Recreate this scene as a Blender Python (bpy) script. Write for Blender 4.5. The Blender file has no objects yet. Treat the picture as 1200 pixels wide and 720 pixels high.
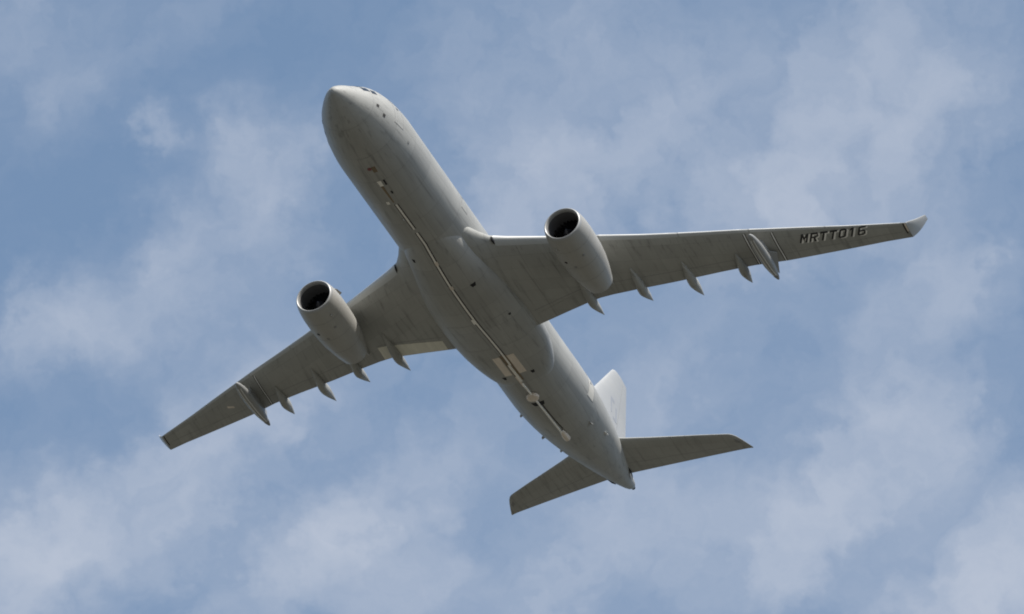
import bpy, bmesh, math, random
from mathutils import Vector, Matrix
R = math.radians
sc = bpy.context.scene
col = sc.collection
random.seed(7)

# ------------------------------------------------------------------ camera
ELEV = 36.2
LENS = 241.49
cam_d = bpy.data.cameras.new('camera')
cam = bpy.data.objects.new('camera', cam_d)
col.objects.link(cam)
cam.location = (0, 0, 1.7)
cam.rotation_euler = (R(90 + ELEV), 0, 0)
cam_d.sensor_width = 36
cam_d.lens = LENS
cam_d.shift_x = 16.36 / 1200
cam_d.shift_y = 11.78 / 1200
cam_d.clip_start = 0.5
cam_d.clip_end = 200000
sc.camera = cam
sc.cycles.filter_width = 1.9

# aircraft frame: x aft from the nose, y starboard, z up (metres)
M = Matrix(((0.377585932, -0.924158089, -0.057971462),
            (-0.529140360, -0.266722106, 0.805524548),
            (-0.759894298, -0.273479698, -0.589719859)))
DIST = 491.2
RC = Matrix.Rotation(R(90 + ELEV), 3, 'X')
AC_ROT = RC @ M
AC_LOC = cam.location + RC @ Vector((0, 0, -DIST))
AC_MAT = Matrix.Translation(AC_LOC) @ AC_ROT.to_4x4() @ Matrix.Translation((-30, 0, 0))

# ------------------------------------------------------------------ sun and sky
SUN_AC = Vector((-0.40, -0.63, 1.0)).normalized()
SUN = (AC_ROT @ SUN_AC).normalized()
sun_el = math.asin(SUN.z)
sun_az = math.atan2(SUN.x, SUN.y)
sd = bpy.data.lights.new('sun', 'SUN')
sd.energy = 5.0
sd.angle = R(0.53)
sd.color = (1.0, 0.955, 0.89)
so = bpy.data.objects.new('sun', sd)
col.objects.link(so)
so.rotation_euler = SUN.to_track_quat('Z', 'Y').to_euler()
so.location = (0, 0, 800)

sc.view_settings.view_transform = 'Standard'
sc.view_settings.look = 'None'
sc.view_settings.gamma = 1
sc.view_settings.exposure = 0.16
sc.view_settings.use_curve_mapping = False

world = bpy.data.worlds.new('World')
sc.world = world
world.use_nodes = True
wt = world.node_tree
wt.nodes.clear()


class NT:
    """small helper to chain shader nodes"""
    def __init__(s, tree): s.t = tree
    def n(s, typ, **kw):
        nd = s.t.nodes.new(typ)
        for k, v in kw.items(): setattr(nd, k, v)
        return nd
    def put(s, sock, v):
        if hasattr(v, 'is_linked'): s.t.links.new(v, sock)
        else: sock.default_value = v
    def m(s, op, a, b=0.0, c=None, clamp=False):
        nd = s.n('ShaderNodeMath', operation=op, use_clamp=clamp)
        s.put(nd.inputs[0], a); s.put(nd.inputs[1], b)
        if c is not None: s.put(nd.inputs[2], c)
        return nd.outputs[0]
    def v(s, op, a, b=None, out=0):
        nd = s.n('ShaderNodeVectorMath', operation=op)
        s.put(nd.inputs[0], a)
        if b is not None: s.put(nd.inputs[1], b)
        return nd.outputs[out]
    def noise(s, vec, scale, detail=4, rough=0.55, dist=0.0, out='Fac'):
        nd = s.n('ShaderNodeTexNoise')
        s.put(nd.inputs['Vector'], vec)
        nd.inputs['Scale'].default_value = scale
        nd.inputs['Detail'].default_value = detail
        nd.inputs['Roughness'].default_value = rough
        nd.inputs['Distortion'].default_value = dist
        return nd.outputs[out]
    def mix(s, f, a, b, blend='MIX'):
        nd = s.n('ShaderNodeMix', data_type='RGBA', blend_type=blend)
        s.put(nd.inputs[0], f); s.put(nd.inputs[6], a); s.put(nd.inputs[7], b)
        return nd.outputs[2]
    def maprange(s, v, a, b, c, d, kind='SMOOTHSTEP'):
        nd = s.n('ShaderNodeMapRange', interpolation_type=kind)
        s.put(nd.inputs[0], v)
        for i, q in enumerate((a, b, c, d)): nd.inputs[i + 1].default_value = q
        return nd.outputs[0]


w = NT(wt)
sky = w.n('ShaderNodeTexSky', sky_type='NISHITA')
sky.sun_disc = False
sky.sun_elevation = sun_el
sky.sun_rotation = sun_az
sky.altitude = 100
sky.air_density = 1.0
sky.dust_density = 2.0
sky.ozone_density = 2.0
SKY_STRENGTH = 0.137
# thin veil and altocumulus: azimuth / elevation coordinates in degrees
tc = w.n('ShaderNodeTexCoord')
dirv = tc.outputs['Generated']
sep = w.n('ShaderNodeSeparateXYZ'); w.put(sep.inputs[0], dirv)
az = w.m('MULTIPLY', w.m('ARCTAN2', sep.outputs[0], sep.outputs[1]), 180 / math.pi * math.cos(R(ELEV)))
el = w.m('MULTIPLY', w.m('ARCSINE', sep.outputs[2]), 180 / math.pi)
cb = w.n('ShaderNodeCombineXYZ')
w.put(cb.inputs[0], az); w.put(cb.inputs[1], w.m('SUBTRACT', el, ELEV))
p0 = cb.outputs[0]
# wispy displacement so that the banks get torn edges
wn = w.noise(p0, 0.9, 5, 0.6, 0.0, 'Color')
wn2 = w.noise(p0, 3.6, 3, 0.55, 0.0, 'Color')
wv = w.v('MULTIPLY', w.v('SUBTRACT', wn, (0.5, 0.5, 0.5)), (1.3, 1.1, 0))
wv2 = w.v('MULTIPLY', w.v('SUBTRACT', wn2, (0.5, 0.5, 0.5)), (0.36, 0.36, 0))
p1 = w.v('ADD', w.v('ADD', p0, wv), wv2)
rotn = w.n('ShaderNodeVectorRotate', rotation_type='Z_AXIS')
STREAK = R(38)
w.put(rotn.inputs['Vector'], p1)
rotn.inputs['Angle'].default_value = -STREAK
pr = rotn.outputs[0]
# cloud banks: degrees right of north, degrees above ELEV, half-length, half-width, density
BANKS = [
 (-4.12,2.46,.7,.35,.22),(-3.7,1.8,.5,.22,.24),(-2.85,1.42,.2,.17,.30),(-2.2,1.38,.45,.26,.36),(-1.85,1.2,.5,.3,.35),
 (-2.0,.78,.5,.36,.38),(-2.75,.64,.4,.28,.38),(-2.55,.14,.55,.4,.42),(-3.35,-.07,.8,.34,.48),(-3.85,-.2,.5,.26,.42),
 (-2.9,-1.42,1.7,.36,.50),(-2.0,-.75,.9,.36,.42),(-3.84,-1.85,.6,.42,.58),(-2.6,-1.9,.6,.34,.45),(-3.9,-2.4,.9,.36,.52),
 (-1.2,-1.92,.62,.36,.74),(-.85,-1.42,1.1,.3,.46),(-1.85,-2.35,.7,.28,.46),(-.7,-2.36,.7,.28,.46),
 (.28,1.25,.5,.36,.42),(-.07,.78,.4,.3,.46),(.72,1.06,.6,.4,.42),(1.3,1.5,.6,.34,.34),(1.85,2.1,.7,.3,.30),
 (2.35,1.02,.6,.42,.58),(2.0,.85,.6,.4,.42),(2.85,1.65,.8,.4,.42),(3.85,1.85,.8,.42,.42),(3.4,1.13,.7,.36,.44),
 (3.5,.14,.6,.36,.40),(3.9,.2,.6,.3,.3),(2.55,-1.68,.55,.38,.60),(2.4,-2.15,.6,.30,.55),(2.95,-1.45,.4,.3,.42),
 (3.3,-.75,.6,.4,.50),(3.5,-1.15,.7,.34,.42),(1.8,-1.85,.7,.34,.42),(1.1,-1.7,.8,.36,.36),(.4,-2.35,.8,.3,.46),
 (3.95,-2.3,.9,.42,.95),(4.3,-1.85,.7,.34,.62),(3.5,-2.5,.6,.3,.45),(1.2,-.6,1.1,.36,.22),(-4.3,2.0,1.2,.4,.14),
 (.0,2.2,1.3,.5,.24),(1.0,2.3,.9,.4,.22),(3.2,2.4,.9,.35,.26),(-2.9,2.4,.8,.35,.18),(.9,-1.2,1.2,.5,.20)]
cs, sn = math.cos(-STREAK), math.sin(-STREAK)
acc = None
BANKS = [(a, b, sa * .88, sb * 1.15, amp * .92) for a, b, sa, sb, amp in BANKS] + [
 (2.2, -1.2, 3.6, 2.4, .13), (.8, 2.0, 2.2, 1.4, .08), (-2.0, -2.2, 2.6, 1.2, .08),
 (-1.25, -1.85, .28, .22, .22), (2.5, 1.0, .3, .26, .18), (4.05, -2.25, .4, .3, .25), (2.6, -1.66, .3, .24, .2), (-3.75, -1.95, .35, .28, .2), (3.4, 1.7, 1.2, 1.0, .10), (-3.0, -1.5, 1.4, .8, .08), (.5, 1.2, 1.0, .6, .08),
 (-2.85, 1.42, .14, .12, .2), (-2.2, 1.42, .2, .16, .18), (-3.5, -.1, .3, .2, .18), (3.2, -.8, .3, .28, .2), (.0, .8, .3, .2, .15), (3.6, 1.6, .35, .25, .15), (-1.75, .35, .3, .25, .15)]
for (a, b, sa, sb, amp) in BANKS:
    c = (a * cs - b * sn, a * sn + b * cs, 0)
    q = w.v('MULTIPLY', w.v('SUBTRACT', pr, c), (1 / sa, 1 / sb, 0))
    g = w.m('MULTIPLY', w.m('EXPONENT', w.m('MULTIPLY', w.v('DOT_PRODUCT', q, q, 1), -1.0)), amp)
    acc = g if acc is None else w.m('ADD', acc, g)
# beyond the photographed patch the sky carries the same kind of cloud
far = w.noise(w.v('MULTIPLY', p1, (1, 1.5, 0)), 0.35, 4, 0.5)
outside = w.maprange(w.v('LENGTH', p0, None, 1), 5.0, 8.0, 0, 1)
acc = w.m('ADD', acc, w.m('MULTIPLY', outside, w.maprange(far, 0.45, 0.75, 0, 0.7)))
f1 = w.noise(w.v('MULTIPLY', pr, (0.95, 1.08, 0)), 1.75, 5, 0.5)
f2 = w.noise(w.v('MULTIPLY', pr, (0.8, 1.1, 0)), 4.2, 3, 0.45)
tex = w.m('ADD', w.m('MULTIPLY', w.m('SUBTRACT', f1, 0.5), 1.55), w.m('MULTIPLY', w.m('SUBTRACT', f2, 0.5), 0.5))
dens = w.m('MULTIPLY', acc, w.m('ADD', 1.0, tex))
dens = w.m('ADD', dens, w.m('MULTIPLY', tex, 0.10))
dens = w.m('SUBTRACT', 1.0, w.m('EXPONENT', w.m('MULTIPLY', w.m('MAXIMUM', dens, 0.0), -1.25)))
hsv = w.n('ShaderNodeHueSaturation')
w.put(hsv.inputs['Color'], sky.outputs[0])
hsv.inputs['Saturation'].default_value = 0.9
hsv.inputs['Value'].default_value = 1.0
VEIL = (1.38, 2.44, 3.70, 1)       # haze in front of the blue
CLOUD = (3.32, 3.68, 4.38, 1)
base = w.mix(0.30, hsv.outputs[0], VEIL)
skyc = w.mix(dens, base, CLOUD)
bg = w.n('ShaderNodeBackground')
w.put(bg.inputs[0], skyc)
bg.inputs[1].default_value = SKY_STRENGTH
wo = w.n('ShaderNodeOutputWorld')
wt.links.new(bg.outputs[0], wo.inputs[0])


# ------------------------------------------------------------------ materials
def new_mat(name):
    m = bpy.data.materials.new(name)
    m.use_nodes = True
    t = NT(m.node_tree)
    return m, t, m.node_tree.nodes['Principled BSDF']


def paint(name, colr, rough=0.42, spec=0.5, dirt=0.10, streak=True, metallic=0.0, seams=None):
    m, t, b = new_mat(name)
    co = t.n('ShaderNodeTexCoord').outputs['Object']
    n1 = t.noise(co, 0.35, 5, 0.6)
    n2 = t.noise(t.v('MULTIPLY', co, (0.12, 1.6, 1.6)), 2.2, 5, 0.6) if streak else t.noise(co, 2.5, 4, 0.6)
    f = t.m('ADD', t.m('MULTIPLY', t.m('SUBTRACT', n1, 0.5), dirt * 2), t.m('MULTIPLY', t.m('SUBTRACT', n2, 0.5), dirt * 1.6))
    f = t.m('ADD', 1.0, f)
    if seams:
        sp = t.n('ShaderNodeSeparateXYZ'); t.put(sp.inputs[0], co)
        def line(v, step, wd):
            fr = t.m('FRACT', t.m('DIVIDE', v, step))
            return t.m('LESS_THAN', t.m('MULTIPLY', fr, step), wd)
        if seams == 'body':
            ang = t.m('MULTIPLY', t.m('ARCTAN2', sp.outputs[1], sp.outputs[2]), 2.82)
            l = t.m('MAXIMUM', line(sp.outputs[0], 2.66, .035), line(t.m('ADD', ang, 0.4), 1.48, .03))
            cell = t.n('ShaderNodeTexWhiteNoise', noise_dimensions='2D')
            cv = t.n('ShaderNodeCombineXYZ')
            t.put(cv.inputs[0], t.m('FLOOR', t.m('DIVIDE', sp.outputs[0], 2.66)))
            t.put(cv.inputs[1], t.m('FLOOR', t.m('DIVIDE', t.m('ADD', ang, 0.4), 1.48)))
        else:
            ay = t.m('ABSOLUTE', sp.outputs[1])
            sw = t.m('SUBTRACT', sp.outputs[0], t.m('MULTIPLY', ay, 0.60))
            l = t.m('MAXIMUM', line(ay, 1.64, .03), line(sw, 1.35, .03))
            cell = t.n('ShaderNodeTexWhiteNoise', noise_dimensions='2D')
            cv = t.n('ShaderNodeCombineXYZ')
            t.put(cv.inputs[0], t.m('FLOOR', t.m('DIVIDE', ay, 1.64)))
            t.put(cv.inputs[1], t.m('FLOOR', t.m('DIVIDE', sw, 1.35)))
        t.put(cell.inputs['Vector'], cv.outputs[0])
        f = t.m('MULTIPLY', f, t.m('SUBTRACT', 1.0, t.m('MULTIPLY', l, 0.22)))
        f = t.m('MULTIPLY', f, t.m('ADD', 0.945, t.m('MULTIPLY', cell.outputs['Value'], 0.11)))
        # oily streaks drawn aft by the airflow
        st = t.noise(t.v('MULTIPLY', co, (0.06, 1.1, 1.1)), 3.0, 3, 0.6)
        f = t.m('MULTIPLY', f, t.maprange(st, 0.54, 0.72, 1.0, 0.74))
    nd = t.n('ShaderNodeVectorMath', operation='SCALE')
    t.put(nd.inputs[0], tuple(colr[:3])); t.put(nd.inputs['Scale'], f)
    t.put(b.inputs['Base Color'], nd.outputs[0])
    t.put(b.inputs['Roughness'], t.maprange(n1, 0.3, 0.7, rough - 0.06, rough + 0.1, 'LINEAR'))
    b.inputs['Specular IOR Level'].default_value = spec
    b.inputs['Metallic'].default_value = metallic
    return m


GREY = (0.355, 0.354, 0.332)
M_BODY = paint('light_grey_paint', GREY, 0.5, 0.36, 0.15, seams='body')
M_WING = paint('grey_wing_paint', (0.355, 0.355, 0.332), 0.52, 0.36, 0.15, seams='wing')
M_FIN = paint('pale_grey_tail_paint', (0.40, 0.403, 0.395), 0.42, 0.5, 0.06)
M_NAC = paint('pale_nacelle_paint', (0.365, 0.358, 0.332), 0.46, 0.4, 0.16)
M_SLAT = paint('pale_slat_paint', (0.44, 0.445, 0.43), 0.35, 0.5, 0.06)
M_LIP = paint('polished_metal', (0.36, 0.36, 0.35), 0.42, 0.5, 0.06, True, 0.2)
M_DUCT = paint('intake_liner', (0.11, 0.11, 0.115), 0.5, 0.4, 0.10, False)
M_FAN = paint('dark_fan_metal', (0.035, 0.036, 0.042), 0.35, 0.5, 0.15, False, 0.5)
M_HOT = paint('heat_stained_metal', (0.30, 0.28, 0.26), 0.4, 0.5, 0.2, True, 0.6)
M_DARK = paint('dark_opening_and_shadow', (0.02, 0.02, 0.022), 0.6, 0.3, 0.2, False)
M_LINE = paint('dark_marking_and_shadow', (0.05, 0.045, 0.042), 0.6, 0.3, 0.15)
M_PALE = paint('cream_marking_paint', (0.90, 0.87, 0.80), 0.5, 0.4, 0.08)
M_PANEL = paint('beige_panel_paint', (0.76, 0.67, 0.57), 0.5, 0.4, 0.28)
M_WHITE = paint('white_marking_paint', (0.85, 0.85, 0.83), 0.5, 0.4, 0.06)
M_SHADE = paint('pale_lettering_paint', (0.86, 0.84, 0.80), 0.5, 0.4, 0.3)
M_BLACK = paint('black_lettering_paint', (0.03, 0.03, 0.03), 0.5, 0.4, 0.1)
M_RED = paint('red_beacon', (0.18, 0.05, 0.045), 0.3, 0.5, 0.1, False)
M_BROWN = paint('brown_stain_paint', (0.22, 0.17, 0.11), 0.6, 0.3, 0.2)
M_GLASS = paint('cockpit_glass', (0.015, 0.017, 0.02), 0.08, 0.8, 0.1, False)
M_POD = paint('pod_grey_paint', (0.29, 0.29, 0.28), 0.42, 0.5, 0.15)
M_BLUEGREY = paint('blue_grey_marking', (0.32, 0.335, 0.36), 0.5, 0.4, 0.06)
M_FLAP_LIT = paint('cream_flap_lit_tone', (0.74, 0.72, 0.62), 0.5, 0.4, 0.22)  # pale tone standing in for light on the starboard flap
M_DOOR = paint('pale_door_paint', (0.52, 0.50, 0.44), 0.42, 0.5, 0.05)
M_GAP = paint('seam_sealant', (0.25, 0.25, 0.245), 0.6, 0.3, 0.1)

gm, t, b = new_mat('dry_airfield_grass')
co = t.n('ShaderNodeTexCoord').outputs['Object']
n1 = t.noise(co, 0.004, 6, 0.6)
n2 = t.noise(co, 0.6, 6, 0.65)
c1 = t.mix(n1, (0.058, 0.060, 0.047, 1), (0.108, 0.101, 0.087, 1))
c2 = t.mix(t.m('MULTIPLY', n2, 0.6), c1, (0.073, 0.069, 0.058, 1))
t.put(b.inputs['Base Color'], c2)
b.inputs['Roughness'].default_value = 0.95
b.inputs['Specular IOR Level'].default_value = 0.1
M_GROUND = gm


# ------------------------------------------------------------------ helpers
def interp(tab, x):
    """monotone cubic (Fritsch-Carlson) through (x, value) pairs"""
    xs = [p[0] for p in tab]; ys = [p[1] for p in tab]
    n = len(xs)
    if x <= xs[0]: return ys[0]
    if x >= xs[-1]: return ys[-1]
    h = [xs[i + 1] - xs[i] for i in range(n - 1)]
    d = [(ys[i + 1] - ys[i]) / h[i] for i in range(n - 1)]
    def slope(i):
        if i == 0: return d[0]
        if i == n - 1: return d[-1]
        if d[i - 1] * d[i] <= 0: return 0.0
        w1 = 2 * h[i] + h[i - 1]; w2 = h[i] + 2 * h[i - 1]
        return (w1 + w2) / (w1 / d[i - 1] + w2 / d[i])
    for i in range(n - 1):
        if x <= xs[i + 1]:
            u = (x - xs[i]) / h[i]
            m0, m1 = slope(i) * h[i], slope(i + 1) * h[i]
            return ((2 * u**3 - 3 * u**2 + 1) * ys[i] + (u**3 - 2 * u**2 + u) * m0
                    + (-2 * u**3 + 3 * u**2) * ys[i + 1] + (u**3 - u**2) * m1)


def lin(tab, x):
    if x <= tab[0][0]: return tab[0][1]
    for (a, va), (b_, vb) in zip(tab, tab[1:]):
        if x <= b_: return va + (vb - va) * (x - a) / (b_ - a)
    return tab[-1][1]


class MB:
    def __init__(s): s.v = []; s.f = []
    def grid(s, rows, close_u=False, close_v=False, flip=False):
        o = len(s.v); nr = len(rows); nc = len(rows[0])
        for r in rows: s.v += [tuple(p) for p in r]
        for i in range(nr if close_v else nr - 1):
            for j in range(nc if close_u else nc - 1):
                a = o + i * nc + j; b_ = o + i * nc + (j + 1) % nc
                i2 = (i + 1) % nr
                c = o + i2 * nc + (j + 1) % nc; d = o + i2 * nc + j
                s.f.append((a, d, c, b_) if flip else (a, b_, c, d))
        return o
    def cap(s, ring):
        o = len(s.v); s.v += [tuple(p) for p in ring]
        s.f.append(tuple(range(o, o + len(ring))))
    def loft(s, rings, cap0=True, cap1=True):
        s.grid(rings, close_u=True)
        if cap0: s.cap(rings[0])
        if cap1: s.cap(rings[-1])
    def slab(s, top, bot):
        """closed shell between two matching grids"""
        nr, nc = len(top), len(top[0])
        s.grid(top); s.grid(bot, flip=True)
        edge = ([(0, j) for j in range(nc)] + [(i, nc - 1) for i in range(1, nr)]
                + [(nr - 1, j) for j in range(nc - 2, -1, -1)] + [(i, 0) for i in range(nr - 2, -1, -1)])
        s.grid([[top[i][j] for i, j in edge], [bot[i][j] for i, j in edge]])
    def box(s, c, sx, sy, sz):
        x, y, z = c
        P = [(x + a * sx / 2, y + b_ * sy / 2, z + d * sz / 2) for a in (-1, 1) for b_ in (-1, 1) for d in (-1, 1)]
        o = len(s.v); s.v += P
        for f in ((0, 1, 3, 2), (4, 6, 7, 5), (0, 4, 5, 1), (2, 3, 7, 6), (0, 2, 6, 4), (1, 5, 7, 3)):
            s.f.append(tuple(o + k for k in f))
    def build(s, name, mat, parent=None, smooth=True, angle=40, merge=True):
        bm = bmesh.new()
        vs = [bm.verts.new(p) for p in s.v]
        for f in s.f:
            try: bm.faces.new([vs[i] for i in f])
            except ValueError: pass
        if merge: bmesh.ops.remove_doubles(bm, verts=bm.verts, dist=1e-4)
        bmesh.ops.dissolve_degenerate(bm, edges=bm.edges, dist=1e-5)
        bmesh.ops.recalc_face_normals(bm, faces=bm.faces)
        me = bpy.data.meshes.new(name)
        if smooth:
            for f in bm.faces: f.smooth = True
            ca = math.cos(R(angle))
            for e in bm.edges:
                if len(e.link_faces) == 2:
                    a, c = e.link_faces
                    if a.normal.dot(c.normal) < ca: e.smooth = False
        bm.to_mesh(me); bm.free()
        me.materials.append(mat)
        ob = bpy.data.objects.new(name, me)
        col.objects.link(ob)
        if parent is not None: ob.parent = parent
        return ob


def lathe(mb, prof, centre, axis, n=48, cap0=False, cap1=False):
    """profile of (distance along axis, radius)"""
    ax = Vector(axis).normalized()
    u = Vector((0, 1, 0)); u = (u - ax * u.dot(ax)).normalized(); v_ = ax.cross(u)
    c = Vector(centre)
    rings = [[c + ax * d + (u * math.cos(2 * math.pi * k / n) + v_ * math.sin(2 * math.pi * k / n)) * r for k in range(n)] for d, r in prof]
    mb.loft(rings, cap0, cap1)


# ------------------------------------------------------------------ ground (out of frame: it lights the belly)
g = MB()
rings = [0.0, 60, 400, 2500, 15000, 60000]
for i, r in enumerate(rings[1:]):
    rr = rings[i]
    a = [(rr * math.cos(2 * math.pi * k / 64), rr * math.sin(2 * math.pi * k / 64), 0) for k in range(64)]
    b2 = [(r * math.cos(2 * math.pi * k / 64), r * math.sin(2 * math.pi * k / 64), 0) for k in range(64)]
    if rr > 0: g.grid([a, b2], close_u=True)
    else: g.cap(b2)
go = g.build('ground', M_GROUND, smooth=False)
go['kind'] = 'structure'

# ------------------------------------------------------------------ the aircraft
plane = bpy.data.objects.new('tanker_aircraft', None)
col.objects.link(plane)
plane.matrix_world = AC_MAT
plane.empty_display_size = 5
plane['label'] = 'grey twin engine tanker jet flying overhead, pale line along its belly, wheels up'
plane['category'] = 'aircraft'

# --- fuselage
F_TOP = [(0, -.42), (.08, -.20), (.25, -.02), (.6, .27), (1.1, .60), (1.7, .95), (2.4, 1.42), (3.2, 1.92), (4.0, 2.28), (5.0, 2.56), (6.2, 2.74), (7.6, 2.82),
         (42, 2.82), (46, 2.80), (50, 2.70), (53, 2.52), (55.5, 2.32), (56.6, 2.20), (56.97, 2.08)]
F_BOT = [(0, -.42), (.08, -.62), (.25, -.78), (.6, -1.02), (1.1, -1.32), (1.7, -1.64), (2.6, -2.04), (4.0, -2.42), (5.5, -2.67), (7.6, -2.82),
         (36.5, -2.82), (38.5, -2.79), (40, -2.70), (42, -2.44), (44, -2.08), (46, -1.66), (48, -1.20), (50, -.68), (52, -.12), (54, .52), (55.5, 1.05), (56.5, 1.48), (56.97, 1.80)]
F_WID = [(0, 0), (.08, .21), (.25, .41), (.6, .73), (1.1, 1.09), (1.7, 1.45), (2.6, 1.90), (4.0, 2.34), (5.5, 2.64), (7.6, 2.82),
         (39, 2.82), (42, 2.72), (44, 2.56), (46, 2.33), (48, 2.03), (50, 1.68), (52, 1.29), (54, .87), (55.5, .56), (56.5, .36), (56.97, .17)]


def fus(x, th, off=0.0):
    """point on the fuselage skin; th in degrees from straight down, positive to starboard"""
    zt, zb, wd = interp(F_TOP, x), interp(F_BOT, x), interp(F_WID, x)
    c, h = (zt + zb) / 2, (zt - zb) / 2
    return Vector((x, (wd + off) * math.sin(R(th)), c - (h + off) * math.cos(R(th))))


xs = [0.004, .02, .05, .1, .17, .25, .37, .5, .65, .85, 1.1, 1.4, 1.7, 2.05, 2.4, 2.8, 3.2, 3.6, 4, 4.5, 5, 5.6, 6.2, 6.9, 7.6]
xs += [7.6 + i * 1.5 for i in range(1, 20)] + [37.5, 38.5, 39.2, 40, 40.8, 41.6, 42.4, 43.2, 44, 45, 46, 47, 48, 49, 50, 51, 52, 53, 54, 54.8, 55.5, 56, 56.5, 56.8, 56.97]
NF = 72
mb = MB()
mb.loft([[fus(x, 360 * k / NF) for k in range(NF)] for x in xs])
fuselage = mb.build('fuselage', M_BODY, plane)

# wing to body fairing: (x, bottom z, half width, side z)
B_BOT = [(15.2, -2.40), (16.2, -2.83), (17.5, -3.10), (19, -3.34), (21, -3.55), (23, -3.58), (25.3, -3.52), (28.1, -3.22), (30.5, -2.98), (32.5, -2.89), (34.5, -2.78), (35.6, -2.45), (36.2, -2.05)]
B_WID = [(15.2, 1.3), (16.2, 1.7), (17.5, 2.15), (19, 2.38), (21, 2.74), (24, 3.22), (28, 3.42), (30.5, 3.28), (32.5, 2.98), (34.5, 2.42), (35.6, 1.9), (36.2, 1.4)]


def fair(x, a):
    zb, wd = interp(B_BOT, x), interp(B_WID, x)
    zc = -1.45
    n = 2.0 / 2.25
    c, s_ = math.cos(a), math.sin(a)
    y = wd * math.copysign(abs(c) ** n, c)
    z = zc + (s_ >= 0) * 0.9 * abs(s_) ** n - (s_ < 0) * (zc - zb) * abs(s_) ** n
    return Vector((x, y, z))


mb = MB()
bx = [15.2 + i * 0.5 for i in range(42)] + [36.2]
mb.loft([[fair(x, 2 * math.pi * k / 96) for k in range(96)] for x in bx])
belly = mb.build('belly_fairing', M_BODY, plane)


def belly_z(x, y):
    zt, zb, wd = interp(F_TOP, x), interp(F_BOT, x), interp(F_WID, x)
    c, h = (zt + zb) / 2, (zt - zb) / 2
    z = c - h * math.sqrt(max(0, 1 - (y / wd) ** 2)) if abs(y) < wd else c
    if 15.2 < x < 36.2:
        zb2, w2 = interp(B_BOT, x), interp(B_WID, x)
        if abs(y) < w2:
            z2 = -1.45 - (-1.45 - zb2) * (1 - (abs(y) / w2) ** 2.25) ** (1 / 2.25)
            z = min(z, z2)
    return z


def belly_patch(mb, quad, off=0.012, thick=0.05, n=6, m=2):
    """quad of four (x, y) corners laid on the belly"""
    A, B, C_, D_ = [Vector(q) for q in quad]
    top, bot = [], []
    for i in range(n + 1):
        u = i / n
        L = A.lerp(D_, u); Rr = B.lerp(C_, u)
        r1, r2 = [], []
        for j in range(m + 1):
            q = L.lerp(Rr, j / m)
            z = belly_z(q.x, q.y)
            r1.append((q.x, q.y, z - off)); r2.append((q.x, q.y, z + thick))
        top.append(r1); bot.append(r2)
    mb.slab(bot, top)


def fus_patch(mb, x0, x1, t0, t1, off=0.01, n=4, m=6):
    top = [[fus(x0 + (x1 - x0) * i / n, t0 + (t1 - t0) * j / m, off) for j in range(m + 1)] for i in range(n + 1)]
    bot = [[fus(x0 + (x1 - x0) * i / n, t0 + (t1 - t0) * j / m, -.05) for j in range(m + 1)] for i in range(n + 1)]
    mb.slab(top, bot)


# cockpit glazing: six panes
for s in (1, -1):
    for (x0, x1, t0, t1) in ((2.02, 2.62, 141, 172), (2.12, 2.72, 119, 136), (2.84, 3.35, 114, 126)):
        q = MB(); fus_patch(q, x0, x1, s * t0, s * t1, 0.012)
        q.build('cockpit_window', M_GLASS, fuselage)
# cabin doors, outlined by their seams
for s in (1, -1):
    for (x0, x1, lo, hi) in ((5.05, 6.1, 78, 124), (16.4, 17.3, 84, 118), (40.7, 41.8, 70, 112)):
        q = MB()
        fus_patch(q, x0, x1, s * lo, s * hi, 0.006)
        d = q.build('cabin_door', M_DOOR if x0 > 40 else M_BODY, fuselage)
        q = MB()
        for (a, b2, c, e) in ((x0 - .05, x0, lo, hi), (x1, x1 + .05, lo, hi), (x0 - .05, x1 + .05, lo - 1, lo), (x0 - .05, x1 + .05, hi, hi + 1)):
            fus_patch(q, a, b2, s * c, s * e, 0.010)
        q.build('door_seam', M_GAP, fuselage)
        q = MB(); fus_patch(q, (x0 + x1) / 2 - .12, (x0 + x1) / 2 + .12, s * (lo + (hi - lo) * .62), s * (lo + (hi - lo) * .72), 0.012)
        q.build('door_window', M_GLASS, fuselage)
# probes and sensors on the nose
for s in (1, -1):
    for (x, th) in ((3.1, 84), (3.85, 73)):
        q = MB(); fus_patch(q, x - .12, x + .12, s * (th - 2.8), s * (th + 2.8), 0.015)
        q.build('probe_plate', M_LINE, fuselage)
q = MB(); fus_patch(q, 7.0, 7.2, -71, -68, 0.012); q.build('static_port', M_GAP, fuselage)
# blade aerials and drains along the rear flanks
for (x, th, L, h) in ((42.8, -44, .5, .20), (45.7, -56, .5, .16), (40.4, 66, .4, .16), (44.2, 66, .45, .20), (47.0, 66, .4, .14), (12.5, 4, .35, .14), (19.0, 180, .6, .35), (10.0, 180, .5, .3)):
    P = fus(x, th); nrm = (fus(x, th, 1) - P).normalized(); side = nrm.cross(Vector((1, 0, 0))).normalized()
    q = MB()
    rg = []
    for (hh, x0, x1, w_) in ((-.06, 0, L, .06), (h * .6, L * .3, L, .045), (h, L * .55, L, .02)):
        rg.append([P + nrm * hh + Vector((x0, 0, 0)), P + nrm * hh + Vector(((x0 + x1) / 2, 0, 0)) + side * w_, P + nrm * hh + Vector((x1, 0, 0)), P + nrm * hh + Vector(((x0 + x1) / 2, 0, 0)) - side * w_])
    q.loft(rg)
    q.build('blade_aerial', M_WHITE if x == 45.7 else M_FIN, fuselage)
# tail cone exhaust, dark joint under the tailplane
q = MB(); lathe(q, [(0, .16), (.16, .15), (.16, .12), (-.1, .11)], (56.95, 0, 1.94), (1, 0, .1), 24, False, True)
q.build('exhaust_outlet', M_DARK, fuselage)

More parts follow.
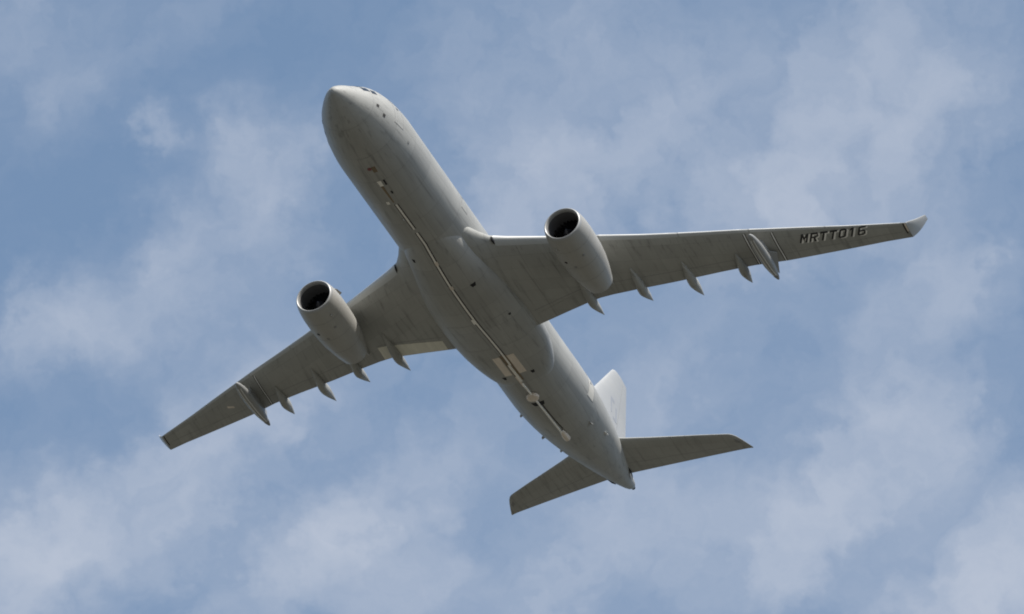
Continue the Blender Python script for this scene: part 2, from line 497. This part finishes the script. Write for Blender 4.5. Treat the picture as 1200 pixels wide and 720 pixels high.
# --- belly markings and refuelling gear along the keel
line = [(10.95, .02), (14.15, .0)], [(14.62, .0), (27.5, .02)], [(27.5, .02), (32.0, .05)]
for x in (17.9, 20.6): q = MB(); belly_patch(q, ((x, -.14), (x, .10), (x + .35, .10), (x + .35, -.14)), .055); q.build('keel_line_joint', M_PANEL, belly)
for seg in line:
    (x0, y0), (x1, y1) = seg
    n = max(2, int((x1 - x0) / .4))
    q = MB(); belly_patch(q, ((x0, y0 - .15), (x0, y0 + .15), (x1, y1 + .15), (x1, y1 - .15)), 0.008, .03, n, 2)
    q.build('keel_line_shadow', M_LINE, belly if x0 > 14.3 else fuselage)  # dark edging paints the shadow on both sides of the raised line
    q = MB(); belly_patch(q, ((x0, y0 - .065), (x0, y0 + .065), (x1, y1 + .065), (x1, y1 - .065)), 0.05, .03, n, 2)
    q.build('keel_line', M_PALE, belly if x0 > 14.3 else fuselage)
q = MB(); belly_patch(q, ((24.9, -.02), (24.9, .22), (25.5, .22), (25.5, -.02)), .06); q.build('keel_line_joint', M_PALE, belly)
for s, yo in ((1, .68), (-1, -.42)):
    a0 = yo - .27; a1 = yo + .27
    q = MB(); belly_patch(q, ((30.75, a0), (30.75, a1), (33.3, a1), (33.3, a0)), .014, .05, 8, 3)
    q.build('camera_panel', M_PANEL, belly)
q = MB(); belly_patch(q, ((30.6, -.13), (30.6, .36), (34.2, .30), (34.2, -.13)), .012, .05, 10, 3); q.build('boom_recess', M_BROWN, belly)
q = MB(); belly_patch(q, ((31.9, .05), (31.9, .22), (34.3, .2), (34.3, .02)), .10, .05, 8, 2); q.build('boom_rail', M_PALE, belly)
q = MB(); belly_patch(q, ((33.6, .18), (33.6, .34), (35.0, .28), (35.0, .14)), .05, .05, 6, 2); q.build('boom_fitting', M_PANEL, belly)
for (x, y, l, w_) in ((33.45, 1.12, .34, .30), (33.45, -1.05, .34, .30), (21.2, -1.45, .34, .42), (17.5, 1.5, .30, .22), (26.0, -2.3, .2, .2)):
    q = MB(); belly_patch(q, ((x, y - w_ / 2), (x, y + w_ / 2), (x + l, y + w_ * .3), (x + l, y - w_ * .3)), .015, .05, 3, 3); q.build('vent_inlet', M_DARK, belly)
# nose end of the keel: beacon, lamps and stains
P = Vector((6.55, .14, belly_z(6.55, .14)))
q = MB(); lathe(q, [(-.03, .16), (.02, .15), (.07, .10), (.09, 0)], P, (0, 0, -1), 16); q.build('beacon', M_RED, fuselage)
q = MB(); belly_patch(q, ((6.4, -.30), (6.4, .0), (7.0, .0), (7.0, -.30)), .008); q.build('stained_patch', M_BROWN, fuselage)
q = MB(); belly_patch(q, ((8.0, -.06), (8.0, .22), (8.6, .20), (8.6, -.05)), .03); q.build('lamp_panel', M_PALE, fuselage)
q = MB(); belly_patch(q, ((8.6, .0), (8.6, .20), (10.7, .14), (10.7, .04)), .008); q.build('stained_patch', M_BROWN, fuselage)
q = MB(); belly_patch(q, ((9.4, -.32), (9.4, -.20), (9.7, -.20), (9.7, -.32)), .02); q.build('vent_inlet', M_DARK, fuselage)
q = MB(); belly_patch(q, ((8.0, -.34), (8.0, -.22), (8.6, -.2), (8.6, -.32)), .02); q.build('vent_inlet', M_DARK, fuselage)
q = MB(); belly_patch(q, ((10.5, .38), (10.5, .6), (10.8, .6), (10.8, .38)), .02); q.build('drain_plate', M_PALE, fuselage)
# nose wheel doors: seam lines
q = MB()
for y in (-.55, .55): belly_patch(q, ((5.4, y - .012), (5.4, y + .012), (8.0, y + .012), (8.0, y - .012)), .005, .03, 8, 1)
for x in (5.4, 8.0): belly_patch(q, ((x, -.55), (x, .55), (x + .025, .55), (x + .025, -.55)), .005, .03, 1, 6)
q.build('door_seam', M_GAP, fuselage)
# main wheel doors
q = MB()
for y in (-2.3, -.45, .45, 2.3): belly_patch(q, ((25.6, y - .015), (25.6, y + .015), (29.4, y + .015), (29.4, y - .015)), .005, .03, 10, 1)
for x in (25.6, 29.4):
    for (a, c) in ((-2.3, -.45), (.45, 2.3)): belly_patch(q, ((x, a), (x, c), (x + .03, c), (x + .03, a)), .005, .03, 1, 8)
q.build('wheel_door_seam', M_GAP, belly)

# boom: disc shaped pivot housing, pole, end fitting
boom = MB()
z0 = belly_z(36.4, 0)
P0 = Vector((36.2, 0.03, z0 - .16)); P1 = Vector((42.0, -.02, belly_z(42.0, 0) - .22))
axis = (P1 - P0)
lathe(boom, [(-4.6 + 2.6, .0), (-1.95, .07), (axis.length, .075), (axis.length + .02, 0)], P0, axis, 14)
boom_o = boom.build('refuelling_boom', M_PALE, plane)
q = MB(); lathe(q, [(-.02, .40), (.08, .47), (.26, .44), (.31, .36), (.31, 0)], (36.35, .08, z0), (0.08, 0, -1), 28, True)
q.build('boom_pivot_housing', M_PANEL, boom_o)
q = MB(); belly_patch(q, ((37.3, -.42), (37.3, .58), (37.72, .42), (37.72, -.3)), .015, .05, 3, 4); q.build('pivot_shadow', M_DARK, boom_o)  # dark patch painted as the shadow just aft of the pivot disc
q = MB(); lathe(q, [(-.1, .09), (.1, .17), (.7, .25), (1.1, .24), (1.2, .10), (1.22, 0)], (41.75, -.05, belly_z(42, 0) - .16), axis, 18)
q.build('boom_end_fitting', M_PANEL, boom_o)
q = MB()
belly_patch(q, ((37.3, -.17), (37.3, -.08), (41.6, -.16), (41.6, -.25)), .006, .03, 12, 1)
q.build('pole_seam', M_LINE, fuselage)

# ------------------------------------------------------------------ wings
W_LE = [(2.0, 16.6), (2.5, 17.5), (3.0, 18.6), (3.5, 19.45), (4.2, 20.02), (5.85, 21.12), (8.75, 23.05), (10.1, 23.85), (12.95, 25.75), (16.34, 27.85), (18.97, 29.45), (22.95, 32.05), (25.85, 34.0), (29.1, 36.1)]
W_TE = [(2.0, 29.42), (3.2, 29.4), (5.5, 29.26), (7.2, 29.2), (8.1, 29.24), (9.0, 29.45), (10.7, 30.0), (13.5, 31.02), (16.8, 32.15), (18.7, 32.92), (20.85, 34.0), (24.4, 35.55), (27.4, 36.87), (29.1, 37.72)]
zle = lambda y: -1.15 + .118 * (y - 2.9) + .00115 * (y - 2.9) ** 2
zte = lambda y: -2.2 + .127 * (y - 2.9) + .00206 * (y - 2.9) ** 2
TC = [(2.0, .135), (4, .135), (9, .118), (18, .105), (29.1, .10)]


def wing_c(y): return lin(W_LE, y), lin(W_TE, y), zle(y), zte(y), lin(TC, y)


def thick(xi):
    xi = max(xi, 0.0)
    return 5 * (.2969 * math.sqrt(xi) - .1260 * xi - .3516 * xi**2 + .2843 * xi**3 - .1036 * xi**4)


def wpt(y, xi, side, low=True, off=0.0):
    xl, xt, za, zb_, tcr = wing_c(y)
    c = xt - xl
    z = za + (zb_ - za) * xi
    tt = thick(xi) * tcr * c
    # supercritical-like: flatter top, fuller nose underside, slightly cupped rear underside
    if low: z -= tt * .92 - 0.012 * c * math.sin(math.pi * max(0, (xi - .55) / .45)) * (xi > .55) + off
    else: z += tt * 0.95 + off
    return Vector((xl + c * xi, side * y, z))


def wing_low(x, y, side, off=0.0):
    xl, xt, *_ = wing_c(y)
    return wpt(y, min(max((x - xl) / (xt - xl), 0), 1), side, True, off)


XI = [0, .002, .006, .014, .027, .045, .07, .11, .16, .22, .30, .38, .46, .54, .62, .70, .78, .85, .92, 1.0]
WY = [2.0, 2.25, 2.5, 2.75, 3.0, 3.25, 3.5, 3.85, 4.2, 4.8, 5.5, 6.3, 7.2, 7.7, 8.1, 8.6, 9.0, 9.5, 10.1, 10.7, 11.6, 12.95, 14.2, 15.3, 16.34, 17.6, 18.7, 19.8, 20.85, 21.9, 22.95, 24.4, 25.85, 27.4, 28.4, 29.1]


def strip(mb, y0, y1, xa, xb, side, off=0.006, depth=.05, n=8, m=3):
    """patch on the wing underside; xa/xb are functions y -> x"""
    top, bot = [], []
    for i in range(n + 1):
        y = y0 + (y1 - y0) * i / n
        top.append([wing_low(xa(y) + (xb(y) - xa(y)) * j / m, y, side, off) for j in range(m + 1)])
        bot.append([wing_low(xa(y) + (xb(y) - xa(y)) * j / m, y, side, -depth) for j in range(m + 1)])
    mb.slab(top, bot)


def fore_aft(mb, y, x0, x1, wd, side, off=0.008, dy=0.0):
    """thin line running with the airflow"""
    top, bot = [], []
    for i in range(13):
        x = x0 + (x1 - x0) * i / 12; yy = y + dy * i / 12
        top.append([wing_low(x, yy - wd / 2, side, off), wing_low(x, yy + wd / 2, side, off)])
        bot.append([wing_low(x, yy - wd / 2, side, -.03), wing_low(x, yy + wd / 2, side, -.03)])
    mb.slab(top, bot)


def ellipse_loft(mb, stations, n=20):
    """stations: (x, y, z, half width, half height)"""
    mb.loft([[Vector((x, y + a * math.cos(2 * math.pi * k / n), z + b2 * math.sin(2 * math.pi * k / n))) for k in range(n)] for x, y, z, a, b2 in stations])


FLAPS = [(7.5, 31.57, -1.27), (10.98, 32.4, -.62), (14.3, 33.96, -.22), (17.82, 34.5, .08)]
wings = {}
for side in (1, -1):
    mb = MB()
    rings = []
    for y in WY:
        rings.append([wpt(y, xi, side, False) for xi in reversed(XI[1:])] + [wpt(y, xi, side, True) for xi in XI])
    mb.loft(rings)
    wing = mb.build('wing', M_WING, plane, angle=50)
    wings[side] = wing
    # winglet
    mb = MB(); rings = []
    for k in range(9):
        u = k / 8
        bend = u + .10 * math.sin(math.pi * u) * -1
        y = 29.1 + .99 * u
        z0 = zle(29.1) + 1.62 * bend
        xl = 36.1 + 1.83 * u ** 1.3
        xt = 37.72 + .81 * u
        c = xt - xl
        nz = math.cos(min(1.0, u * 5) * R(58)); ny = -math.sin(min(1.0, u * 5) * R(58))
        tcr = .10 if u < .9 else .06
        ring = []
        for xi in reversed(XI[1:]): ring.append((xl + c * xi, side * (y + ny * thick(xi) * tcr * c * .95), z0 - .19 * xi * (1 - u) + nz * thick(xi) * tcr * c * .95))
        for xi in XI: ring.append((xl + c * xi, side * (y - ny * thick(xi) * tcr * c * .92), z0 - .19 * xi * (1 - u) - nz * thick(xi) * tcr * c * .92))
        rings.append(ring)
    mb.loft(rings)
    wl = mb.build('winglet', M_FIN, wing, angle=50)
    # seam at the tip
    q = MB(); strip(q, 28.86, 28.96, lambda y: lin(W_LE, y) + .05, lambda y: lin(W_TE, y) - .5, side, .006, .03, 1, 8)
    q.build('tip_seam', M_LINE, wing)
    if side < 0:
        q = MB(); strip(q, 28.97, 29.07, lambda y: lin(W_LE, y) + .05, lambda y: lin(W_TE, y) - .75, side, .008, .03, 1, 8)
        q.build('tip_stripe', M_PANEL, wing)
    # slats: leading edge skin a few mm proud
    for (y0, y1) in ((3.75, 8.75), (10.15, 14.9), (15.0, 19.3), (19.4, 24.0), (24.1, 28.75)):
        q = MB(); rows_o, rows_i = [], []
        n = 6
        for i in range(n + 1):
            y = y0 + (y1 - y0) * i / n
            xl, xt, za, zb_, tcr = wing_c(y); c = xt - xl
            ro, ri = [], []
            for xi, low in [(.10, 0), (.06, 0), (.03, 0), (.012, 0), (.003, 0), (0, 1), (.004, 1), (.012, 1), (.03, 1), (.055, 1)]:
                P = wpt(y, xi, side, bool(low))
                f = (1 - xi / .12)
                ro.append(P + Vector((-.012 * f, 0, (-.008 if low else .008))))
                ri.append(P + Vector((.02, 0, (.03 if low else -.03))))
            rows_o.append(ro); rows_i.append(ri)
        q.slab(rows_o, rows_i)
        q.build('slat', M_SLAT, wing, angle=60)
    q = MB(); ellipse_loft(q, [(19.55, side * 3.66, -1.18, .05, .12), (19.75, side * 3.68, -1.2, .10, .22), (20.1, side * 3.72, -1.25, .08, .2)], 12)
    q.build('slat_gap', M_DARK, wing)
    # seams between flaps, ailerons and wing box
    q = MB()
    strip(q, 3.6, 8.6, lambda y: lin(W_TE, y) - 1.62, lambda y: lin(W_TE, y) - 1.56, side, .004, .02, 10, 1)
    strip(q, 9.2, 19.2, lambda y: lin(W_TE, y) - 1.3 + (y - 9) * .045, lambda y: lin(W_TE, y) - 1.25 + (y - 9) * .045, side, .004, .02, 20, 1)
    strip(q, 21.0, 28.6, lambda y: lin(W_TE, y) - .78, lambda y: lin(W_TE, y) - .74, side, .004, .02, 12, 1)
    q.build('flap_seam', M_GAP, wing)
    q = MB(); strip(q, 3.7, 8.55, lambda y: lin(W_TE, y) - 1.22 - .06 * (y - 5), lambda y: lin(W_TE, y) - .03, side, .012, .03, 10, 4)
    q.build('inboard_flap', M_FLAP_LIT if side > 0 else M_WING, wing)  # light on the starboard flap underside is painted into its colour
    # flap track fairings
    for (fy, tx, tz) in FLAPS:
        te = lin(W_TE, fy); xl = lin(W_LE, fy); c = te - xl
        zt_ = zte(fy)
        x0 = te - min(3.4, c * .45)
        st = []
        for k in range(17):
            u = k / 16
            x = x0 + (tx - x0) * u
            rr = (math.sin(math.pi * min(1, u / .55) / 2) ** .9) if u < .55 else (1 - ((u - .55) / .45) ** 1.35)
            rr = max(rr, .02)
            zl = wing_low(min(x, te), fy, 1).z
            if x > te:
                v_ = (x - te) / (tx - te)
                zc = (zt_ - .13) + (tz - (zt_ - .13)) * v_
            else: zc = zl - .10 * rr
            st.append((x, side * fy, zc, .34 * rr, .46 * rr))
        q = MB(); ellipse_loft(q, st)
        fo = q.build('flap_track_fairing', M_WING, wing)
    # pod alignment lines: pale stripe with dark edges
    for (yy, x0, x1) in ((18.95, 29.75, 33.0), (20.68, 30.85, 33.9)):
        q = MB(); fore_aft(q, yy, x0, x1, .20, side, .005); q.build('pod_line_border', M_LINE, wing)
        q = MB(); fore_aft(q, yy, x0, x1, .075, side, .010); q.build('pod_line', M_WHITE, wing)

# pale tie-down mark under the starboard outer wing
q = MB(); fore_aft(q, 22.2, 32.9, 33.1, .55, 1, .006); q.build('wing_mark', M_PANEL, wings[1])

# registration under the port wing
A0 = Vector((32.93, 22.08)); A1 = Vector((35.18, 26.28))     # baseline ends (x aft, span)
U = (A1 - A0); LEN = U.length; U.normalize()
V = Vector((-U.y, U.x))                                       # towards the leading edge
LH = 0.74


ST = .25     # stroke width in glyph units (glyph is 1 wide, 1 high)
hb = ST / 2
GLYPH = {
    'M': [((0, 0), (ST, 0), (ST, 1), (0, 1)), ((1 - ST, 0), (1, 0), (1, 1), (1 - ST, 1)), ((ST, 1), (ST, .62), (.5, .22), (.5, .60)), ((.5, .60), (.5, .22), (1 - ST, .62), (1 - ST, 1))],
    'R': [((0, 0), (ST, 0), (ST, 1), (0, 1)), ((ST, .82), (.85, .82), (.85, 1), (ST, 1)), ((ST, .42), (.85, .42), (.85, .58), (ST, .58)), ((.85, .47), (1, .54), (1, .90), (.85, 1)), ((.45, .42), (.70, 0), (1, 0), (.72, .42))],
    'T': [((0, .80), (1, .80), (1, 1), (0, 1)), ((.5 - hb, 0), (.5 + hb, 0), (.5 + hb, .80), (.5 - hb, .80))],
    '0': [((0, .12), (ST, .0), (ST, 1), (0, .88)), ((1 - ST, 0), (1, .12), (1, .88), (1 - ST, 1)), ((ST, 0), (1 - ST, 0), (1 - ST, .18), (ST, .18)), ((ST, .82), (1 - ST, .82), (1 - ST, 1), (ST, 1))],
    '1': [((.40, 0), (.40 + ST, 0), (.40 + ST, 1), (.40, 1)), ((.14, .72), (.40, .78), (.40, 1), (.14, .88))],
    '6': [((0, .12), (ST, 0), (ST, 1), (0, .88)), ((ST, .84), (.95, .84), (.95, 1), (ST, 1)), ((ST, .0), (.80, 0), (.80, .17), (ST, .17)), ((ST, .44), (.80, .44), (.80, .60), (ST, .60)), ((.80, 0), (1, .12), (1, .48), (.80, .60))]}


def lettering(name, mat, du, dv, off):
    q = MB(); text = 'MRTT016'; pitch = LEN / (len(text) - .22)
    for i, ch in enumerate(text):
        for quad in GLYPH[ch]:
            a_, b_, c_, d_ = [A0 + U * (i * pitch + gx * pitch * .78 + du) + V * (gy * LH + dv) for gx, gy in quad]
            top, bot = [], []
            for j in range(4):
                l_, r_ = a_.lerp(d_, j / 3), b_.lerp(c_, j / 3)
                top.append([wing_low(p_.x, p_.y, -1, off) for p_ in (l_, r_)])
                bot.append([wing_low(p_.x, p_.y, -1, -.02) for p_ in (l_, r_)])
            q.slab(top, bot)
    return q.build(name, mat, wings[-1], smooth=False, merge=False)


lettering('registration_shadow', M_SHADE, .14, -.07, .010)
lettering('registration_lettering', M_BLACK, 0, 0, .018)

# ------------------------------------------------------------------ engines
for side in (1, -1):
    c0 = Vector((18.26, side * 9.43, -2.73)); c1 = Vector((25.5, side * 9.40, -3.02))
    ax = (c1 - c0); L = ax.length; ax.normalize()
    mb = MB()
    outer = [(.22, 1.395), (.5, 1.455), (1.0, 1.52), (1.8, 1.565), (2.8, 1.57), (3.8, 1.54), (4.8, 1.45), (5.7, 1.31), (6.4, 1.17), (6.95, 1.04), (L, .97)]
    inner = [(L, .93), (6.9, .97), (6.2, 1.05), (5.0, 1.1)]
    lathe(mb, outer + inner, c0, ax, 64)
    nac = mb.build('engine_nacelle', M_NAC, plane)
    q = MB(); lathe(q, [(.225, 1.397), (.13, 1.375), (.06, 1.345), (.015, 1.305), (0, 1.27), (.02, 1.235), (.08, 1.20), (.18, 1.175), (.3, 1.165)], c0, ax, 64)
    q.build('intake_lip', M_LIP, nac)
    q = MB(); lathe(q, [(.3, 1.164), (.6, 1.175), (1.0, 1.205), (1.5, 1.235), (2.0, 1.24)], c0, ax, 64)
    q.build('intake_duct', M_DUCT, nac)
    q = MB()
    u = Vector((0, 1, 0)); u = (u - ax * u.dot(ax)).normalized(); v_ = ax.cross(u)
    for k in range(26):
        a0 = 2 * math.pi * k / 26
        rows = []
        for r, da, dx, ch in ((.38, 0, .0, .10), (.65, .04, .02, .15), (.95, .10, .05, .18), (1.23, .15, .09, .20)):
            row = []
            for e in (-1, 1):
                a = a0 + da + e * ch * .5 * (.35 + .55 * r / 1.23) / max(r, .5)
                row.append(c0 + ax * (1.35 + dx + e * ch * .6) + (u * math.cos(a) + v_ * math.sin(a)) * r)
            rows.append(row)
        q.slab(rows, [[p_ + ax * .02 for p_ in r_] for r_ in rows])
    q.build('fan_blades', M_FAN, nac)
    q = MB(); lathe(q, [(1.72, 1.24), (1.72, .0)], c0, ax, 40); q.build('fan_case_backing', M_DARK, nac)
    q = MB(); lathe(q, [(.72, 0), (.76, .06), (.95, .20), (1.2, .34), (1.4, .40), (1.7, .40)], c0, ax, 32); q.build('spinner', M_FAN, nac)
    q = MB(); lathe(q, [(5.0, 1.1), (5.02, .5), (6.6, .48), (7.4, .30), (7.9, .05), (7.91, 0)], c0, ax, 40); q.build('exhaust_plug', M_HOT, nac)
    # seams of the fan cowl and the reverser
    q = MB()
    for d in (1.45, 3.35, 5.05):
        rr = lin(outer, d)
        lathe(q, [(d - .012, rr - .03), (d - .012, rr + .005), (d + .012, rr + .005), (d + .012, rr - .03)], c0, ax, 64)
    q.build('cowl_seam', M_GAP, nac)
    # latch and drain vents on the underside
    for d, ang in ((2.55, 30), (2.2, -25), (3.1, 10)):
        a = R(-90 + ang); dr = Vector((0, math.cos(a), math.sin(a)))
        P = c0 + ax * d + dr * (lin(outer, d) - .02)
        q = MB(); lathe(q, [(0, .12), (.03, .12), (.045, .09), (.045, 0)], P, dr, 12); q.build('cowl_vent', M_DARK if ang == 30 else M_GAP, nac)
    # small scoop low on the inboard cowl
    a = R(236); dr = Vector((0, side * math.cos(a), math.sin(a)))
    q = MB()
    for_p = c0 + ax * .95 + dr * (lin(outer, .95) - .05); tn = ax.cross(dr) * .10
    q.slab([[for_p - tn, for_p + tn], [for_p + ax * .45 - tn, for_p + ax * .45 + tn]], [[for_p - tn * .6 + dr * .14, for_p + tn * .6 + dr * .14], [for_p + ax * .45 - tn * .5 + dr * .06, for_p + ax * .45 + tn * .5 + dr * .06]])
    q.build('cowl_scoop', M_NAC, nac, smooth=False)
    # inboard strake
    a = R(90 + 48); dr = Vector((0, side * math.cos(a), math.sin(a)))
    q = MB(); tn = ax.cross(dr) * .02
    A = c0 + ax * .9 + dr * (lin(outer, .9) - .05); B = c0 + ax * 2.0 + dr * (lin(outer, 2.0) - .05)
    Cc = c0 + ax * 2.0 + dr * (lin(outer, 2.0) + .26); Dd = c0 + ax * 1.4 + dr * (lin(outer, 1.4) + .16)
    q.slab([[A + tn, B + tn], [Dd + tn, Cc + tn]], [[A - tn, B - tn], [Dd - tn, Cc - tn]])
    q.build('nacelle_strake', M_NAC, nac, smooth=False)
    # pylon
    mb = MB(); rings = []
    y0 = 9.43
    for (x, zt_, zb_, hw) in ((20.2, -1.17, -1.40, .05), (20.8, -.98, -1.5, .18), (21.8, -.72, -1.8, .27), (23.0, -.50, -1.9, .30), (24.6, -.5, -2.0, .30), (26.0, -.6, -2.05, .27), (27.4, -.7, -1.6, .18), (28.4, -.9, -1.35, .05)):
        h = (zt_ - zb_) / 2; zc = (zt_ + zb_) / 2
        rings.append([Vector((x, side * (y0 + hw * math.copysign(abs(math.cos(a)) ** .5, math.cos(a))), zc + h * math.copysign(abs(math.sin(a)) ** .5, math.sin(a)))) for a in [2 * math.pi * k / 24 for k in range(24)]])
    mb.loft(rings)
    mb.build('engine_pylon', M_WING, nac)

# ------------------------------------------------------------------ underwing refuelling pods
for side in (1, -1):
    y = side * 19.8
    a = Vector((28.42, y, -.37))
    mb = MB()
    prof = [(0, 0), (.02, .05), (.10, .11), (.3, .20), (.6, .265), (1.0, .33), (1.6, .385), (2.2, .405), (3.2, .405), (4.0, .375), (4.7, .30), (5.3, .21), (5.8, .10), (5.94, .03), (5.95, 0)]
    lathe(mb, prof, a, (1, 0, .01), 28)
    pod = mb.build('refuelling_pod', M_POD, plane)
    mb = MB(); rings = []
    for (x, hw, zb_) in ((30.9, .03, -.05), (31.2, .11, -.1), (31.7, .17, -.1), (32.4, .17, -.1), (33.3, .12, -.05), (33.95, .03, .1)):
        top = wing_low(min(x, 33.45), 19.8, 1).z + .06
        if x < lin(W_LE, 19.8) + .3: top = wing_low(lin(W_LE, 19.8) + .5, 19.8, 1).z
        rings.append([Vector((x, y - hw, zb_)), Vector((x, y + hw, zb_)), Vector((x, y + hw, top)), Vector((x, y - hw, top))])
    mb.loft(rings); mb.build('pod_pylon', M_POD, pod, angle=60)
    # paired pale lines on the pod belly
    for yo in (-.10, .10):
        q = MB(); top, bot = [], []
        for i in range(15):
            d = .5 + 4.7 * i / 14
            r = interp(prof, d)
            for lst, o in ((top, .012), (bot, -.03)):
                lst.append([a + Vector((d, (r + o) * math.sin(t_), -(r + o) * math.cos(t_) + .01 * d)) for t_ in ((yo - .022) / max(r, .1), (yo + .022) / max(r, .1))])
        q.slab(top, bot); q.build('pod_stripe', M_WHITE, pod)
    q = MB(); lathe(q, [(5.4, .205), (5.45, .20), (5.85, .11), (6.0, .05), (6.01, .0)], a, (1, 0, .01), 20); q.build('hose_drogue', M_GAP, pod)
    # stub plate between pod and wing
    q = MB(); tn = Vector((0, 0, .03))
    T = [Vector((31.9, side * 20.0, .45)), Vector((32.55, side * 20.45, .60)), Vector((34.1, side * 20.02, -.05)), Vector((33.6, side * 19.9, -.15))]
    q.slab([[T[0] + tn, T[1] + tn], [T[3] + tn, T[2] + tn]], [[T[0] - tn, T[1] - tn], [T[3] - tn, T[2] - tn]])
    q.build('pod_stub_plate', M_POD, pod, smooth=False)

# ------------------------------------------------------------------ tailplanes
H_LE = [(.4, 48.75), (2.0, 49.98), (5.0, 51.9), (8.4, 54.03), (8.75, 54.28), (9.0, 54.62), (9.3, 55.4), (9.55, 56.25), (9.70, 56.78)]
H_TE = [(.4, 54.25), (2.0, 54.68), (5.0, 55.52), (8.4, 56.52), (8.9, 56.67), (9.3, 56.78), (9.55, 56.87), (9.72, 56.95)]
hz = lambda y: 1.12 + .135 * y
for side in (1, -1):
    mb = MB(); rings = []
    for y in (.4, 1, 2, 3.5, 5, 7, 8.4, 8.7, 8.9, 9.1, 9.3, 9.45, 9.55, 9.65, 9.70):
        xl, xt = interp(H_LE, y), interp(H_TE, y); c = xt - xl
        ring = []
        for xi in reversed(XI[1:]): ring.append(Vector((xl + c * xi, side * y, hz(y) + .02 * c * xi + thick(xi) * .09 * c)))
        for xi in XI: ring.append(Vector((xl + c * xi, side * y, hz(y) + .02 * c * xi - thick(xi) * .10 * c)))
        rings.append(ring)
    mb.loft(rings)
    hs = mb.build('tailplane', M_WING, plane, angle=50)
    def hlow(y, xi, o):
        xl, xt = interp(H_LE, y), interp(H_TE, y); c = xt - xl
        return Vector((xl + c * xi, side * y, hz(y) + .02 * c * xi - thick(xi) * .10 * c - o))
    q = MB()
    top = [[hlow(y, xi, .004) for xi in (.68, .69)] for y in (1.2, 2, 3.5, 5, 7, 8.4, 8.8)]
    bot = [[hlow(y, xi, -.02) for xi in (.68, .69)] for y in (1.2, 2, 3.5, 5, 7, 8.4, 8.8)]
    q.slab(top, bot); q.build('elevator_seam', M_GAP, hs)
    q = MB()
    top = [[hlow(y, xi, .012) for xi in (.24, .36, .46)] for y in (8.85, 9.0, 9.15)]
    bot = [[hlow(y, xi, -.02) for xi in (.24, .36, .46)] for y in (8.85, 9.0, 9.15)]
    q.slab(top, bot); q.build('tip_patch', M_GAP, hs)
    # trim slot seal where the tailplane meets the body
    q = MB(); ellipse_loft(q, [(53.4, side * .95, .85 + .35, .03, .03), (54.0, side * .95, 1.2, .05, .12), (54.6, side * .82, 1.2, .04, .12), (55.0, side * .66, 1.2, .02, .03)], 10)
    q.build('trim_slot', M_DARK, hs)

# ------------------------------------------------------------------ fin
mb = MB(); rings = []
fle = lambda z: 49.46 + (z - 6.24) * 1.008
fte = lambda z: 56.25 + (z - 6.19) * .223
for (z, cut) in ((1.9, 0), (2.6, 0), (4, 0), (6, 0), (8, 0), (10, 0), (10.9, 0), (11.2, .02), (11.3, .12)):
    xl, xt = fle(z) + cut, fte(z); c = xt - xl
    if z < 3.2: xl -= (3.2 - z) * 1.3; c = xt - xl
    ring = [Vector((xl + c * xi, thick(xi) * .10 * c, z)) for xi in reversed(XI[1:])] + [Vector((xl + c * xi, -thick(xi) * .10 * c, z)) for xi in XI]
    rings.append(ring)
mb.loft(rings)
fin = mb.build('fin', M_FIN, plane, angle=50)


def fpt(z, xi, side, o):
    xl, xt = fle(z), fte(z); c = xt - xl
    return Vector((xl + c * xi, side * (thick(xi) * .10 * c + o), z))


for side in (1, -1):
    q = MB()
    q.slab([[fpt(z, xi, side, .004) for xi in (.685, .692)] for z in (3.0, 6, 9, 10.9)], [[fpt(z, xi, side, -.02) for xi in (.685, .692)] for z in (3.0, 6, 9, 10.9)])
    q.build('rudder_seam', M_GAP, fin)
    # faint service emblem: open bars
    for (z0, z1, x0, x1) in ((5.95, 7.6, 52.45, 52.75), (5.5, 7.1, 53.55, 53.9), (7.25, 7.6, 52.7, 53.3), (5.5, 5.8, 53.0, 53.6)):
        q = MB()
        def fx(z, x, o): return fpt(z, (x + (z - 6.5) * .25 - fle(z)) / (fte(z) - fle(z)), side, o)
        q.slab([[fx(z, x, .008) for x in (x0, x1)] for z in (z0, (z0 + z1) / 2, z1)], [[fx(z, x, -.03) for x in (x0, x1)] for z in (z0, (z0 + z1) / 2, z1)])
        q.build('tail_marking', M_BLUEGREY, fin)
